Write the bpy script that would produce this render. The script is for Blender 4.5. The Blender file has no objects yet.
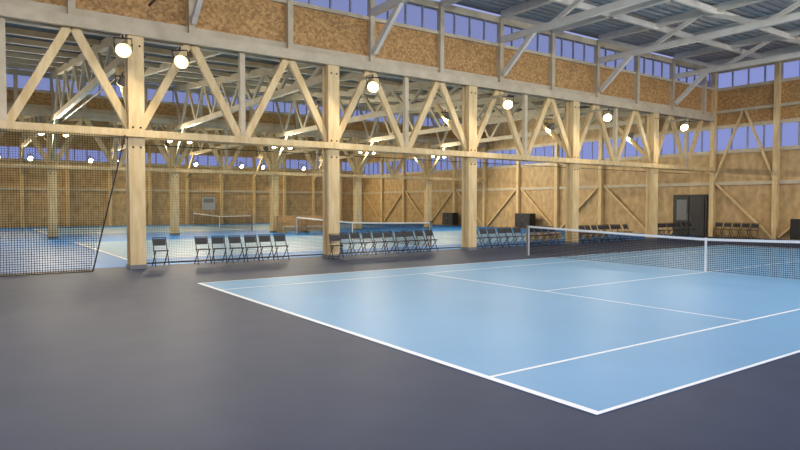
import bpy, math, random
from mathutils import Vector
random.seed(3)
CX,CY,CZ,HD,PT,RL=-4.467,-3.3466,1.8202,0.9522,0.0333,0.0008
LENS=28.046
T1,S0,SP=15.297,-0.334,6.261
# ---------- materials ----------
def mat(name,col,rough=.6,col2=None,scale=4,stretch=(1,1,1),metal=0,bump=0,kind='noise',detail=6,spec=.5):
    m=bpy.data.materials.new(name); m.use_nodes=True; nt=m.node_tree; b=nt.nodes['Principled BSDF']
    b.inputs['Roughness'].default_value=rough; b.inputs['Metallic'].default_value=metal
    b.inputs['Specular IOR Level'].default_value=spec
    b.inputs['Base Color'].default_value=(*col,1)
    if col2:
        tc=nt.nodes.new('ShaderNodeTexCoord'); mp=nt.nodes.new('ShaderNodeMapping'); mp.inputs['Scale'].default_value=stretch
        nt.links.new(tc.outputs['Object'],mp.inputs[0])
        if kind=='noise':
            t=nt.nodes.new('ShaderNodeTexNoise'); t.inputs['Scale'].default_value=scale; t.inputs['Detail'].default_value=detail; out=t.outputs[0]
        else:
            t=nt.nodes.new('ShaderNodeTexVoronoi'); t.inputs['Scale'].default_value=scale; s=nt.nodes.new('ShaderNodeSeparateColor'); nt.links.new(t.outputs['Color'],s.inputs[0]); out=s.outputs[0]
        nt.links.new(mp.outputs[0],t.inputs['Vector'])
        r=nt.nodes.new('ShaderNodeValToRGB'); r.color_ramp.elements[0].color=(*col,1); r.color_ramp.elements[1].color=(*col2,1)
        r.color_ramp.elements[0].position=.3 if kind=='noise' else 0; r.color_ramp.elements[1].position=.7 if kind=='noise' else 1
        nt.links.new(out,r.inputs[0]); nt.links.new(r.outputs[0],b.inputs['Base Color'])
        if bump:
            bp=nt.nodes.new('ShaderNodeBump'); bp.inputs['Strength'].default_value=bump; nt.links.new(out,bp.inputs['Height']); nt.links.new(bp.outputs[0],b.inputs['Normal'])
    return m
M={}
M['col']=mat('glulam_wood',(.68,.48,.21),.55,(.86,.67,.36),3,(2,2,.4))
M['beam']=mat('cool_lit_timber',(.56,.47,.31),.6,(.70,.60,.42),2,(1,1,1))  # same wood as the columns; its cooler lighting is put into the colour
M['rbeam']=mat('lit_roof_timber',(.72,.68,.58),.6,(.84,.80,.70),2,(1,1,1))  # paler copy of the beam timber; colour stands in for light on the roof
M['osb']=mat('osb_board',(.36,.19,.06),.7,(.68,.40,.15),14,(1,1,1),kind='vor')
M['ply']=mat('osb_wall_panel',(.44,.29,.125),.6,(.70,.48,.23),3,(1,1,.6),detail=12)
M['slate']=mat('acrylic_slate',(.026,.040,.084),.55,(.035,.051,.100),1.5,detail=10,spec=.2)
M['blue']=mat('acrylic_light_blue',(.155,.345,.56),.48,(.17,.37,.60),.8,detail=8,spec=.32)
M['bblue']=mat('acrylic_deep_blue',(.008,.17,.55),.5,(.01,.20,.60),.8,spec=.3)
M['white']=mat('white_line_paint',(.85,.87,.88),.6)
M['deck']=mat('metal_roof_deck',(.42,.44,.44),.5,(.52,.54,.54),2,metal=.05)
M['deck2']=mat('dark_roof_board',(.15,.13,.10),.7,(.20,.175,.135),2)
M['dark']=mat('black_metal',(.012,.012,.014),.45)
M['seat']=mat('black_plastic_seat',(.014,.014,.017),.5,(.022,.022,.026),8)
M['cord']=mat('steel_cable',(.02,.02,.02),.5)
M['grey']=mat('grey_housing',(.2,.2,.2),.5)
M['frame']=mat('window_frame',(.38,.39,.42),.5)
M['wood2']=mat('bench_wood',(.55,.36,.16),.6,(.65,.45,.22),4)
M['pgrey']=mat('poster_grey',(.25,.25,.24),.6)
M['pwhite']=mat('poster_white',(.5,.5,.48),.6)
def emis(name,col,s):
    m=bpy.data.materials.new(name); m.use_nodes=True; nt=m.node_tree; nt.nodes.clear()
    e=nt.nodes.new('ShaderNodeEmission'); e.inputs[0].default_value=(*col,1); e.inputs[1].default_value=s
    o=nt.nodes.new('ShaderNodeOutputMaterial'); nt.links.new(e.outputs[0],o.inputs[0]); return m
M['lamp']=emis('lamp_lens',(1,.88,.58),50)
M['lamphalo']=emis('lamp_halo_ring',(1,.70,.25),2.6)  # warm glow imitating a halo around the lens, not a lamp part
def pane():
    m=bpy.data.materials.new('polycarbonate_pane'); m.use_nodes=True; nt=m.node_tree; nt.nodes.clear()
    a=nt.nodes.new('ShaderNodeBsdfTransparent'); b=nt.nodes.new('ShaderNodeBsdfTranslucent'); b.inputs[0].default_value=(.5,.55,.8,1)
    x=nt.nodes.new('ShaderNodeMixShader'); x.inputs[0].default_value=.3
    o=nt.nodes.new('ShaderNodeOutputMaterial'); nt.links.new(a.outputs[0],x.inputs[1]); nt.links.new(b.outputs[0],x.inputs[2]); nt.links.new(x.outputs[0],o.inputs[0]); return m
M['pane']=pane()
def netmat(name,axis,cell,w,col=(.012,.012,.014)):
    m=bpy.data.materials.new(name); m.use_nodes=True; nt=m.node_tree; nt.nodes.clear()
    tc=nt.nodes.new('ShaderNodeTexCoord'); sp=nt.nodes.new('ShaderNodeSeparateXYZ'); nt.links.new(tc.outputs['Object'],sp.inputs[0])
    outs=[]
    for a in (axis,2):
        d=nt.nodes.new('ShaderNodeMath'); d.operation='DIVIDE'; d.inputs[1].default_value=cell; nt.links.new(sp.outputs[a],d.inputs[0])
        f=nt.nodes.new('ShaderNodeMath'); f.operation='FRACT'; nt.links.new(d.outputs[0],f.inputs[0])
        l=nt.nodes.new('ShaderNodeMath'); l.operation='LESS_THAN'; l.inputs[1].default_value=w/cell; nt.links.new(f.outputs[0],l.inputs[0]); outs.append(l)
    mx=nt.nodes.new('ShaderNodeMath'); mx.operation='MAXIMUM'; nt.links.new(outs[0].outputs[0],mx.inputs[0]); nt.links.new(outs[1].outputs[0],mx.inputs[1])
    t=nt.nodes.new('ShaderNodeBsdfTransparent'); b=nt.nodes.new('ShaderNodeBsdfDiffuse'); b.inputs[0].default_value=(*col,1)
    x=nt.nodes.new('ShaderNodeMixShader'); nt.links.new(mx.outputs[0],x.inputs[0]); nt.links.new(t.outputs[0],x.inputs[1]); nt.links.new(b.outputs[0],x.inputs[2])
    o=nt.nodes.new('ShaderNodeOutputMaterial'); nt.links.new(x.outputs[0],o.inputs[0]); return m
M['netx']=netmat('divider_mesh',0,.06,.007); M['nety']=netmat('tennis_mesh',1,.05,.010); M['netx2']=netmat('divider_mesh_fine',0,.05,.004)
# ---------- builder ----------
class B:
    def __init__(s): s.v=[];s.f=[];s.m=[];s.mats=[]
    def mi(s,k):
        if k not in s.mats: s.mats.append(k)
        return s.mats.index(k)
    def hexa(s,pts,k):
        n=len(s.v); s.v+=[tuple(p) for p in pts]; i=s.mi(k)
        for f in ((0,3,2,1),(4,5,6,7),(0,1,5,4),(1,2,6,5),(2,3,7,6),(3,0,4,7)): s.f.append(tuple(n+a for a in f)); s.m.append(i)
    def box(s,x0,x1,y0,y1,z0,z1,k):
        s.hexa([(x0,y0,z0),(x1,y0,z0),(x1,y1,z0),(x0,y1,z0),(x0,y0,z1),(x1,y0,z1),(x1,y1,z1),(x0,y1,z1)],k)
    def beam(s,p,q,w,h,k,up=(0,0,1)):
        p=Vector(p);q=Vector(q);d=(q-p).normalized();u=Vector(up)
        if abs(d.dot(u))>.98: u=Vector((1,0,0))
        a=d.cross(u).normalized()*(w/2); c=a.cross(d).normalized()*(h/2)
        s.hexa([p-a-c,p+a-c,p+a+c,p-a+c,q-a-c,q+a-c,q+a+c,q-a+c],k)
    def cyl(s,p,q,r,k,n=10,r2=None):
        p=Vector(p);q=Vector(q);d=(q-p).normalized();u=Vector((0,0,1)) if abs(d.z)<.9 else Vector((1,0,0))
        a=d.cross(u).normalized();c=a.cross(d); r2=r if r2 is None else r2; m=len(s.v); i=s.mi(k)
        for P,R in ((p,r),(q,r2)):
            for j in range(n):
                t=2*math.pi*j/n; s.v.append(tuple(P+a*R*math.cos(t)+c*R*math.sin(t)))
        for j in range(n): s.f.append((m+j,m+(j+1)%n,m+n+(j+1)%n,m+n+j)); s.m.append(i)
        s.f.append(tuple(m+j for j in range(n))[::-1]); s.m.append(i); s.f.append(tuple(m+n+j for j in range(n))); s.m.append(i)
    def quad(s,pts,k):
        n=len(s.v); s.v+=[tuple(p) for p in pts]; s.f.append(tuple(range(n,n+len(pts)))); s.m.append(s.mi(k))
    def mesh(s,name):
        me=bpy.data.meshes.new(name); me.from_pydata(s.v,[],s.f)
        for k in s.mats: me.materials.append(M[k])
        for p_,i in zip(me.polygons,s.m): p_.material_index=i
        me.update(); return me
    def obj(s,name,loc=(0,0,0),rot=0):
        o=bpy.data.objects.new(name,s.mesh(name)); bpy.context.collection.objects.link(o); o.location=loc; o.rotation_euler[2]=rot; return o
def inst(me,name,loc,rot=0):
    o=bpy.data.objects.new(name,me); bpy.context.collection.objects.link(o); o.location=loc; o.rotation_euler[2]=rot; return o
W=T1+3.4; T2=T1+W; T3=T2+W   # column rows
SE=S0+5*SP-.3      # end wall
SL=S0-2*SP         # left end
TN=T1-W-1
# floor
b=B(); b.box(SL-8,SE+.3,TN-10,T3+.3,-.2,0,'slate'); b.obj('floor')
b=B(); b.box(SL+.02,SE-.1,T1+.6,T3-.05,0,.004,'bblue'); b.obj('floor_blue_surround')
def court(t0):
    b=B(); z=.004 if t0<5 else .008; L=23.77; w=.05
    b.box(0,L,t0,t0+10.97,z-.003,z,'blue'); z2=z+.003
    def ln(a,b_,c,d): b.quad([(a,c,z2),(b_,c,z2),(b_,d,z2),(a,d,z2)],'white')
    ln(0,.09,t0,t0+10.97); ln(L-.09,L,t0,t0+10.97)
    for t in (0,1.37,9.6-.05,10.92): ln(.09,L-.09,t0+t,t0+t+w)
    for c in (5.485,18.235):
        ln(c,c+.05,t0+1.42,t0+5.46); ln(c,c+.05,t0+5.51,t0+9.55)
    ln(5.485,18.285,t0+5.46,t0+5.51)
    b.obj('tennis_court')
def tnet(t0):
    b=B(); x=11.885; a=t0-.914; c=t0+10.97+.914; n=24; mid=(a+c)/2
    def top(t): return .914+(1.07-.914)*abs((t-mid)/(c-mid))**1.2
    for i in range(n):
        u0=a+(c-a)*i/n; u1=a+(c-a)*(i+1)/n
        b.quad([(x,u0,.03),(x,u1,.03),(x,u1,top(u1)-.03),(x,u0,top(u0)-.03)],'nety')
        b.beam((x,u0,top(u0)-.03),(x,u1,top(u1)-.03),.02,.065,'white')
    b.box(x-.012,x+.012,mid-.03,mid+.03,.014,.93,'white')
    for t in (a,c): b.cyl((x,t,0.012),(x,t,1.09),.045,'grey'); b.cyl((x,t,1.09),(x,t,1.11),.055,'dark')
    for t in (a+.06,c-.06): b.box(x-.01,x+.01,t-.02,t+.02,.03,1.03,'white')
    b.obj('tennis_net')
TC=[0,T1+3.0,T2+3.9]
for t in TC: court(t); tnet(t)
# columns
def column(s,t,h):
    b=B(); 
    b.box(-.21,.21,-.21,-.09,0,h,'col'); b.box(-.21,.21,.09,.21,0,h,'col'); b.box(-.17,.17,-.09,.09,0,h,'col')
    for z in (3.4,3.95,6.2): 
        for x in(-.1,.1): b.cyl((x,-.225,z),(x,-.2,z),.03,'dark',8)
    b.box(-.23,.23,-.23,.23,0,.12,'grey')
    b.obj('timber_column',(s,t,0))
for t in (T1,T2):
    for i in range(-1,5): column(S0+i*SP,t,6.7)
# lattice truss rows w/ clerestory
def row(t,zo,z1,z2,z3,zt):
    b=B(); q=SP/4
    for o in (-.27,.27): b.beam((SL+.05,t+o,3.78),(SE-.3,t+o,3.78),.1,.2,'col')
    for o in (-.2,.2): b.beam((SL+.05,t+o,zo-.33),(SE-.3,t+o,zo-.33),.14,.3,'beam')
    for i in range(-2,5):
        s=S0+i*SP
        for c in (s,s+2*q):
            for d in (-q,q):
                if c+d>SE or c+d<SL: continue
                b.beam((c+d*.06,t,3.85),(c+d*.97,t,zo-.4),.14,.22,'col')
        b.beam((s+2*q,t,3.65),(s+2*q,t,zo-.2),.16,.16,'beam')
    b.obj('lattice_truss')
    b=B(); b.box(SL,SE,t-.08,t+.08,zo-.15,zo+.05,'beam')
    b.box(SL,SE,t+.02,t+.08,zo+.05,z1,'osb'); b.box(SL,SE,t-.1,t+.1,z1,z1+.12,'beam'); b.box(SL,SE,t-.12,t+.12,z2,z3,'beam')
    for i in range(-4,11):
        s=S0+q+i*2*q
        if SL<s<SE: b.box(s-.09,s+.09,t-.2,t+.02,zo-.2,z3,'beam')
    b.obj('wall_clerestory')
    b=B(); b.box(SL,SE,t+.03,t+.05,z1+.12,z2,'pane'); s=SL
    while s<SE: b.box(s-.02,s+.02,t-.02,t+.07,z1+.12,z2,'frame'); s+=q/2
    b.obj('window_%d'%(1 if t<20 else 2))
row(T1,6.95,8.25,9.2,9.45,9.7)
row(T2,6.9,7.6,8.4,8.65,8.9)
# roofs
b=B()
def slab(t0,z0,t1,z1,k='deck'):
    b.hexa([(SL,t0,z0),(SE,t0,z0),(SE,t1,z1),(SL,t1,z1),(SL,t0,z0+.12),(SE,t0,z0+.12),(SE,t1,z1+.12),(SL,t1,z1+.12)],k)
def ribs(t0,z0,t1,z1,step=.35):
    n=int(abs(t1-t0)/step)
    for i in range(n):
        f=(i+.5)/n; b.beam((SL,t0+(t1-t0)*f,z0+(z1-z0)*f-.02),(SE,t0+(t1-t0)*f,z0+(z1-z0)*f-.02),.15,.05,'deck')
slab(TN,9.7,T1+.3,9.7); ribs(TN,9.7,T1,9.7)
slab(T1+.1,6.95,T2+.3,8.75,'deck2'); slab(T2+.1,6.95,T3+.2,8.75,'deck2')
b.obj('ceiling')
def roof_truss(s,t0,t1,zt0,zt1,zb,n,w=.16,k='beam'):
    b=B(); b.beam((s,t0,zt0-.16),(s,t1,zt1-.16),w,.3,k); b.beam((s,t0,zb),(s,t1,zb),w,.24,k)
    for i in range(n):
        f0=i/n; f1=(i+.5)/n; f2=(i+1)/n
        T=lambda f:t0+(t1-t0)*f; Z=lambda f:zt0+(zt1-zt0)*f-.2
        b.beam((s,T(f0),Z(f0)),(s,T(f1),zb),w*.6,.16,k); b.beam((s,T(f1),zb),(s,T(f2),Z(f2)),w*.6,.16,k)
    b.obj('roof_truss')
for i in range(-2,5):
    s=S0+i*SP+(.2 if i==-2 else 0)
    roof_truss(s+SP/4,TN,T1-.22,9.68,9.68,8.5,4,.2,'rbeam')
    roof_truss(s,T1+.4,T2-.35,6.93,8.6,6.15,7)
    roof_truss(s,T2+.4,T3-.3,6.93,8.6,6.15,7)
b=B()
for i in range(-2,5):
    s=S0+(i+.5)*SP
    if s<SE: b.beam((s+SP/4,TN,9.46),(s+SP/4,T1-.22,9.46),.2,.4,'rbeam'); b.beam((s,T1+.3,6.83),(s,T2-.3,8.5),.14,.28,'beam'); b.beam((s,T2+.3,6.83),(s,T3-.3,8.5),.14,.28,'beam')
    s=S0+(i+.25)*SP; b.beam((s,T1-.3,7.1),(s,T1-1.9,8.45),.14,.2,'rbeam')
t=TN+1
while t<T1-1: b.beam((SL,t,9.38),(SE-.2,t,9.38),.12,.24,'rbeam'); t+=2.6
for T in (T1,T2):
    for k in range(1,8):
        f=k/8; b.beam((SL+.02,T+W*f,6.95+1.8*f-.12),(SE-.2,T+W*f,6.95+1.8*f-.12),.1,.18,'beam')
    for i in range(-1,5):
        s=S0+i*SP; b.beam((s,T+.2,4.2),(s,T+2.2,6.1),.14,.2,'col'); 
        b.beam((s,T+W-.2,4.2),(s,T+W-2.2,6.1),.14,.2,'col')
b.obj('roof_purlins')
# curtain track cable across the halls
b=B(); z=7.35; s=S0+.35
b.cyl((s,TN,z),(s,T1-.3,z),.035,'cord',8)
b.cyl((s,T1+.3,6.05),(s,T2-.3,6.05),.035,'cord',8)
t=TN+1
while t<T1-.5: b.cyl((s,t,z),(s,t,9.3),.012,'cord',6); b.box(s-.05,s+.05,t-.06,t+.06,z-.08,z+.02,'dark'); t+=1.7
b.obj('curtain_track')
# end wall (far) and back wall
b=B(); e=SE
b.box(e,e+.15,TN,T3,0,4.75,'ply')
b.box(e,e+.15,TN,T1,6.15,8.25,'osb'); b.box(e,e+.15,T1,T3,6.15,8.9,'ply'); b.box(e,e+.15,TN,T1,9.2,9.8,'beam')
for z in (3.0,4.75,6.15): b.box(e-.1,e,TN,T3,z-.1,z+.1,'beam')
for z in (7.0,8.25,9.25): b.box(e-.12,e+.02,TN,T1-.1,z-.08,z+.08,'beam')
t=T1-.05; k=0
while t>TN: 
    b.box(e-.25,e,t-.12,t+.12,0,9.4,'col'); 
    if k%2==0: b.beam((e-.1,t-.2,3.0),(e-.1,t-3.2,.1),.1,.16,'col',(1,0,0)); b.beam((e-.1,t-.1,3.2),(e-.1,t-1.6,6.9),.1,.16,'col',(1,0,0))
    else: b.beam((e-.1,t-.2,.1),(e-.1,t-3.2,3.0),.1,.16,'col',(1,0,0)); b.beam((e-.1,t+.1,3.2),(e-.1,t+1.6,6.9),.1,.16,'col',(1,0,0))
    t-=3.35; k+=1
t=T1+W/5; k=0
while t<T3:
    b.box(e-.25,e,t-.12,t+.12,0,7.0,'col')
    if k%2==0: b.beam((e-.1,t+.2,.1),(e-.1,t+3.4,3.0),.1,.16,'col',(1,0,0))
    else: b.beam((e-.1,t+.2,3.0),(e-.1,t+3.4,.1),.1,.16,'col',(1,0,0))
    t+=W/5; k+=1
b.obj('wall_far')
b=B(); b.box(e+.05,e+.07,TN,T3,4.85,6.05,'pane'); b.box(e+.05,e+.07,TN,T1,8.33,9.2,'pane'); t=TN
while t<T3: 
    b.box(e,e+.1,t-.03,t+.03,4.85,6.05,'frame'); 
    if t<T1: b.box(e,e+.1,t-.03,t+.03,8.33,9.2,'frame')
    t+=.85
b.obj('window_3')
b=B(); b.box(SL,SE,T3,T3+.15,0,5.2,'ply'); b.box(SL,SE,T3,T3+.15,6.2,8.9,'ply'); b.box(SL,SE,T3-.1,T3,5.1,5.3,'beam'); b.box(SL,SE,T3-.1,T3,2.9,3.1,'beam')
for i in range(-4,11):
    s=S0+i*SP/2
    if SL<s<SE: b.box(s-.12,s+.12,T3-.2,T3,0,6.9,'col')
b.obj('wall_back')
b=B(); b.box(SL,SE,T3+.05,T3+.07,5.2,6.2,'pane'); s=SL
while s<SE: b.box(s-.03,s+.03,T3,T3+.1,5.2,6.2,'frame'); s+=.9
b.obj('window_4')
b=B(); b.box(SL-.15,SL,T1,T3,0,8.9,'ply'); b.obj('wall_left')
# door
b=B(); x=SE; dt0=T1+.35; dw=1.85
b.box(x-.14,x-.02,dt0-.1,dt0+dw+.1,0,2.4,'dark')
for k in (0,1):
    a=dt0+.03+k*dw/2; c=a+dw/2-.06
    b.box(x-.18,x-.14,a,c,.02,2.3,'dark'); b.box(x-.19,x-.18,a+.12,c-.12,.9,2.1,'grey' if k else 'dark')
    b.cyl((x-.22,c-.05 if k==0 else a+.05,.9),(x-.22,c-.05 if k==0 else a+.05,1.3),.015,'grey')
b.obj('door_1')
# lamps
lb=B(); lb.cyl((0,.16,0),(0,-.06,0),.10,'grey',20,.19)
lb.cyl((0,-.06,0),(0,-.08,0),.195,'lamphalo',24); lb.cyl((0,-.08,0),(0,-.15,0),.165,'lamp',24,.10)  # emissive halo ring first, then the lens itself
lb.box(-.22,-.205,-.02,.02,-.03,.30,'dark'); lb.box(.205,.22,-.02,.02,-.03,.30,'dark'); lb.box(-.22,.22,-.02,.02,.29,.31,'dark'); lb.cyl((0,0,.30),(0,.1,.36),.02,'dark',8)
for k in range(5): lb.box(-.09+k*.042,-.08+k*.042,.15,.2,-.07,.07,'grey')
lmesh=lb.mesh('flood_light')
WARM=(1,.80,.50); MID=(1,.88,.68); NEU=(1,.98,.95)
def lamp(s,t,z,dirt,power,tilt=50,col=WARM,yaw=0):
    o=inst(lmesh,'flood_light',(s,t,z)); o.rotation_euler=(math.radians(tilt),0,(0 if dirt<0 else math.pi)+yaw)
    L=bpy.data.lights.new('lamp_light','AREA'); L.energy=power; L.color=col; L.size=.34; L.shape='DISK'
    lo=bpy.data.objects.new('lamp_light',L); bpy.context.collection.objects.link(lo); lo.parent=o; lo.location=(0,-.18,0)
    lo.rotation_euler=(-math.pi/2,0,0)
    return o
PW=345
for i in range(-1,5):
    s=S0+i*SP
    lamp(s+1.0,T1-1.1,5.75,-1,PW*.33,35,MID,-.7)
    if i==0: lamp(s-.5,T1-1.1,5.85,-1,PW*.15,35,MID,-.3)
    lamp(s,T1+1.3,5.45,1,PW*.85,50,MID); lamp(s+.5,T2-1.3,5.45,-1,PW*.75,28,MID,.3)
    lamp(s-.6,T2-1.3,5.45,-1,PW*.55,28,MID,.5)
    lamp(s,T2+1.3,5.45,1,PW*.85,50,MID); lamp(s+.5,T3-1.0,5.3,-1,PW*.5,25,WARM,.4); lamp(s-1.6,T3-1.0,5.3,-1,PW*.4,25,WARM,.4)
for i in range(-1,5):
    s=S0+i*SP
    lamp(s,TN+1.5,8.1,1,PW*1.0,22,NEU); lamp(s,(TN+T1)/2,8.1,1,PW*.2,85,NEU)  # camera-side and ceiling lamps out of view, added to light the court evenly
b=B()
for i in range(-1,5):
    s=S0+i*SP
    b.beam((s+1.0,T1-1.1,6.11),(s+1.0,T1-.1,6.11),.06,.1,'beam'); 
    if i==0: b.beam((s-.5,T1-1.1,6.21),(s-.5,T1-.1,6.21),.06,.1,'beam')
    b.beam((s+.5,T3-1.0,5.64),(s+.5,T3-.1,5.64),.06,.1,'beam'); b.beam((s-1.6,T3-1.0,5.64),(s-1.6,T3-.1,5.64),.06,.1,'beam')
    b.beam((s-.6,T2-1.3,5.8),(s-.6,T2-.1,5.8),.06,.1,'beam'); b.beam((s+.5,T2-1.3,5.8),(s+.5,T2-.1,5.8),.06,.1,'beam')
b.obj('lamp_arms')
# divider nets
b=B(); tt=T1-.42
b.quad([(SL,tt,.02),(S0-1.2,tt,.02),(S0-.35,tt,3.7),(SL,tt,3.7)],'netx')
b.quad([(SL,tt+.08,.02),(S0-1.25,tt+.08,.02),(S0-1.0,tt+.08,1.3),(SL,tt+.08,1.5)],'netx')
b.cyl((SL,tt,.03),(S0-1.2,tt,.03),.02,'cord',6); b.cyl((S0-1.2,tt,.03),(S0-.35,tt,3.7),.02,'cord',6); b.obj('divider_net')
b=B(); tt=T1+1.2
b.quad([(S0,tt,.02),(SE-.3,tt,.02),(SE-.3,tt,3.6),(S0,tt,3.6)],'netx2'); b.cyl((S0,tt,.02),(SE-.3,tt,.02),.02,'cord',6); b.cyl((S0,tt,3.6),(SE-.3,tt,3.6),.015,'cord',6); b.obj('divider_net')
# folding chair
cb=B()
for x in (-.19,.19):
    cb.cyl((x,-.24,.0),(x,.12,.82),.014,'dark',6); cb.cyl((x*.9,.22,0),(x*.9,-.2,.46),.014,'dark',6)
cb.cyl((-.19,.12,.82),(.19,.12,.82),.014,'dark',6); cb.cyl((-.17,.19,.06),(.17,.19,.06),.01,'dark',6); cb.cyl((-.19,-.2,.1),(.19,-.2,.1),.01,'dark',6)
cb.hexa([(-.18,-.22,.44),(.18,-.22,.44),(.16,.16,.42),(-.16,.16,.42),(-.18,-.22,.47),(.18,-.22,.47),(.16,.16,.45),(-.16,.16,.45)],'seat')
cb.hexa([(-.17,.03,.60),(.17,.03,.60),(.17,.1,.79),(-.17,.1,.79),(-.17,.06,.59),(.17,.06,.59),(.17,.13,.78),(-.17,.13,.78)],'seat')
cmesh=cb.mesh('folding_chair')
def chairs(s0,n,t,step=.48):
    for i in range(n): inst(cmesh,'folding_chair',(s0+i*step,t+random.uniform(-.05,.05),.0),random.uniform(-.12,.12))
chairs(S0+.75,1,T1+.45); chairs(S0+1.95,6,T1+.3,.52); chairs(S0+SP+.7,9,T1+.3); chairs(S0+2*SP+.6,6,T1+.3,.5); chairs(S0+2*SP+3.9,4,T1+.3); chairs(S0+3*SP+.7,9,T1+.3); chairs(S0+4*SP+.8,8,T1+.3)
chairs(S0+SP-.1,1,T1-.5)
for i in range(5): inst(cmesh,'folding_chair',(SE-.6,T1-2.6+i*.48,0),-math.pi/2)
# storage cabinets (dark) near far wall
def cabinet(s,t,w,h):
    b=B(); b.box(-.3,.3,-w/2,w/2,.08,h,'dark'); b.box(-.33,-.3,-w/2+.04,-.02,.12,h-.05,'seat'); b.box(-.33,-.3,.02,w/2-.04,.12,h-.05,'seat')
    for x in (-.24,.24):
        for y in (-w/2+.06,w/2-.06): b.cyl((x,y,0),(x,y,.08),.03,'grey',8)
    b.box(-.35,-.33,-.08,-.05,h*.5,h*.7,'grey'); b.box(-.35,-.33,.05,.08,h*.5,h*.7,'grey')
    b.obj('storage_cabinet',(s,t,0))
cabinet(SE-.8,28.9,1.5,1.15); cabinet(SE-.8,37.5,1.4,1.1); cabinet(SE-.8,T1-5.1,1.1,1.1)
# wooden benches
def bench(s,t,L,tiers,rot=0):
    b=B()
    for k in range(tiers):
        y=k*.5; z=.42+k*.32
        for j in range(3): b.box(-L/2,L/2,y-.2+j*.14,y-.2+j*.14+.12,z-.04,z,'wood2')
        for x in (-L/2+.1,0,L/2-.1):
            b.box(x-.04,x+.04,y-.18,y-.10,0,z-.04,'wood2'); b.box(x-.04,x+.04,y+.10,y+.18,0,z-.04,'wood2')
        b.box(-L/2,L/2,y-.19,y-.16,z-.28,z-.06,'wood2')
    b.obj('tiered_bench' if tiers>1 else 'wooden_bench',(s,t,0),rot)
bench(13.8,T2-1.6,3.4,3); bench(19,T1+2.2,2.2,1); bench(22.5,T1+2.2,2.2,1)
# posters on back wall
def banner(s,w,z0,z1,k,k2):
    b=B(); y=T3-.26; b.box(s-w/2,s+w/2,y,y+.02,z0,z1,k); b.box(s-w/2+.15,s+w/2-.15,y-.01,y,z0+(z1-z0)*.55,z1-.2,k2)
    b.cyl((s-w/2-.05,y,z1),(s+w/2+.05,y,z1),.03,'grey',8); b.obj('wall_poster')
banner(S0+2.3*SP,1.2,1.3,2.5,'pwhite','pgrey'); banner(S0+1.3*SP,1.0,.6,2.6,'pwhite','pgrey')
# camera
from mathutils import Matrix
cam=bpy.data.cameras.new('camera'); co=bpy.data.objects.new('camera',cam); bpy.context.collection.objects.link(co)
cam.sensor_width=36; cam.lens=LENS; cam.clip_end=300
F=Vector((math.cos(HD)*math.cos(PT),math.sin(HD)*math.cos(PT),-math.sin(PT))); R=Vector((math.sin(HD),-math.cos(HD),0)); U=R.cross(F)
R2=R*math.cos(RL)+U*math.sin(RL); U2=-R*math.sin(RL)+U*math.cos(RL)
m=Matrix((R2,U2,-F)).transposed().to_4x4(); m.translation=(CX,CY,CZ); co.matrix_world=m
bpy.context.scene.camera=co
w=bpy.data.worlds.new('World'); bpy.context.scene.world=w; w.use_nodes=True
w.node_tree.nodes['Background'].inputs[0].default_value=(.34,.39,.70,1); w.node_tree.nodes['Background'].inputs[1].default_value=1.02
bpy.context.scene.view_settings.view_transform='Standard'
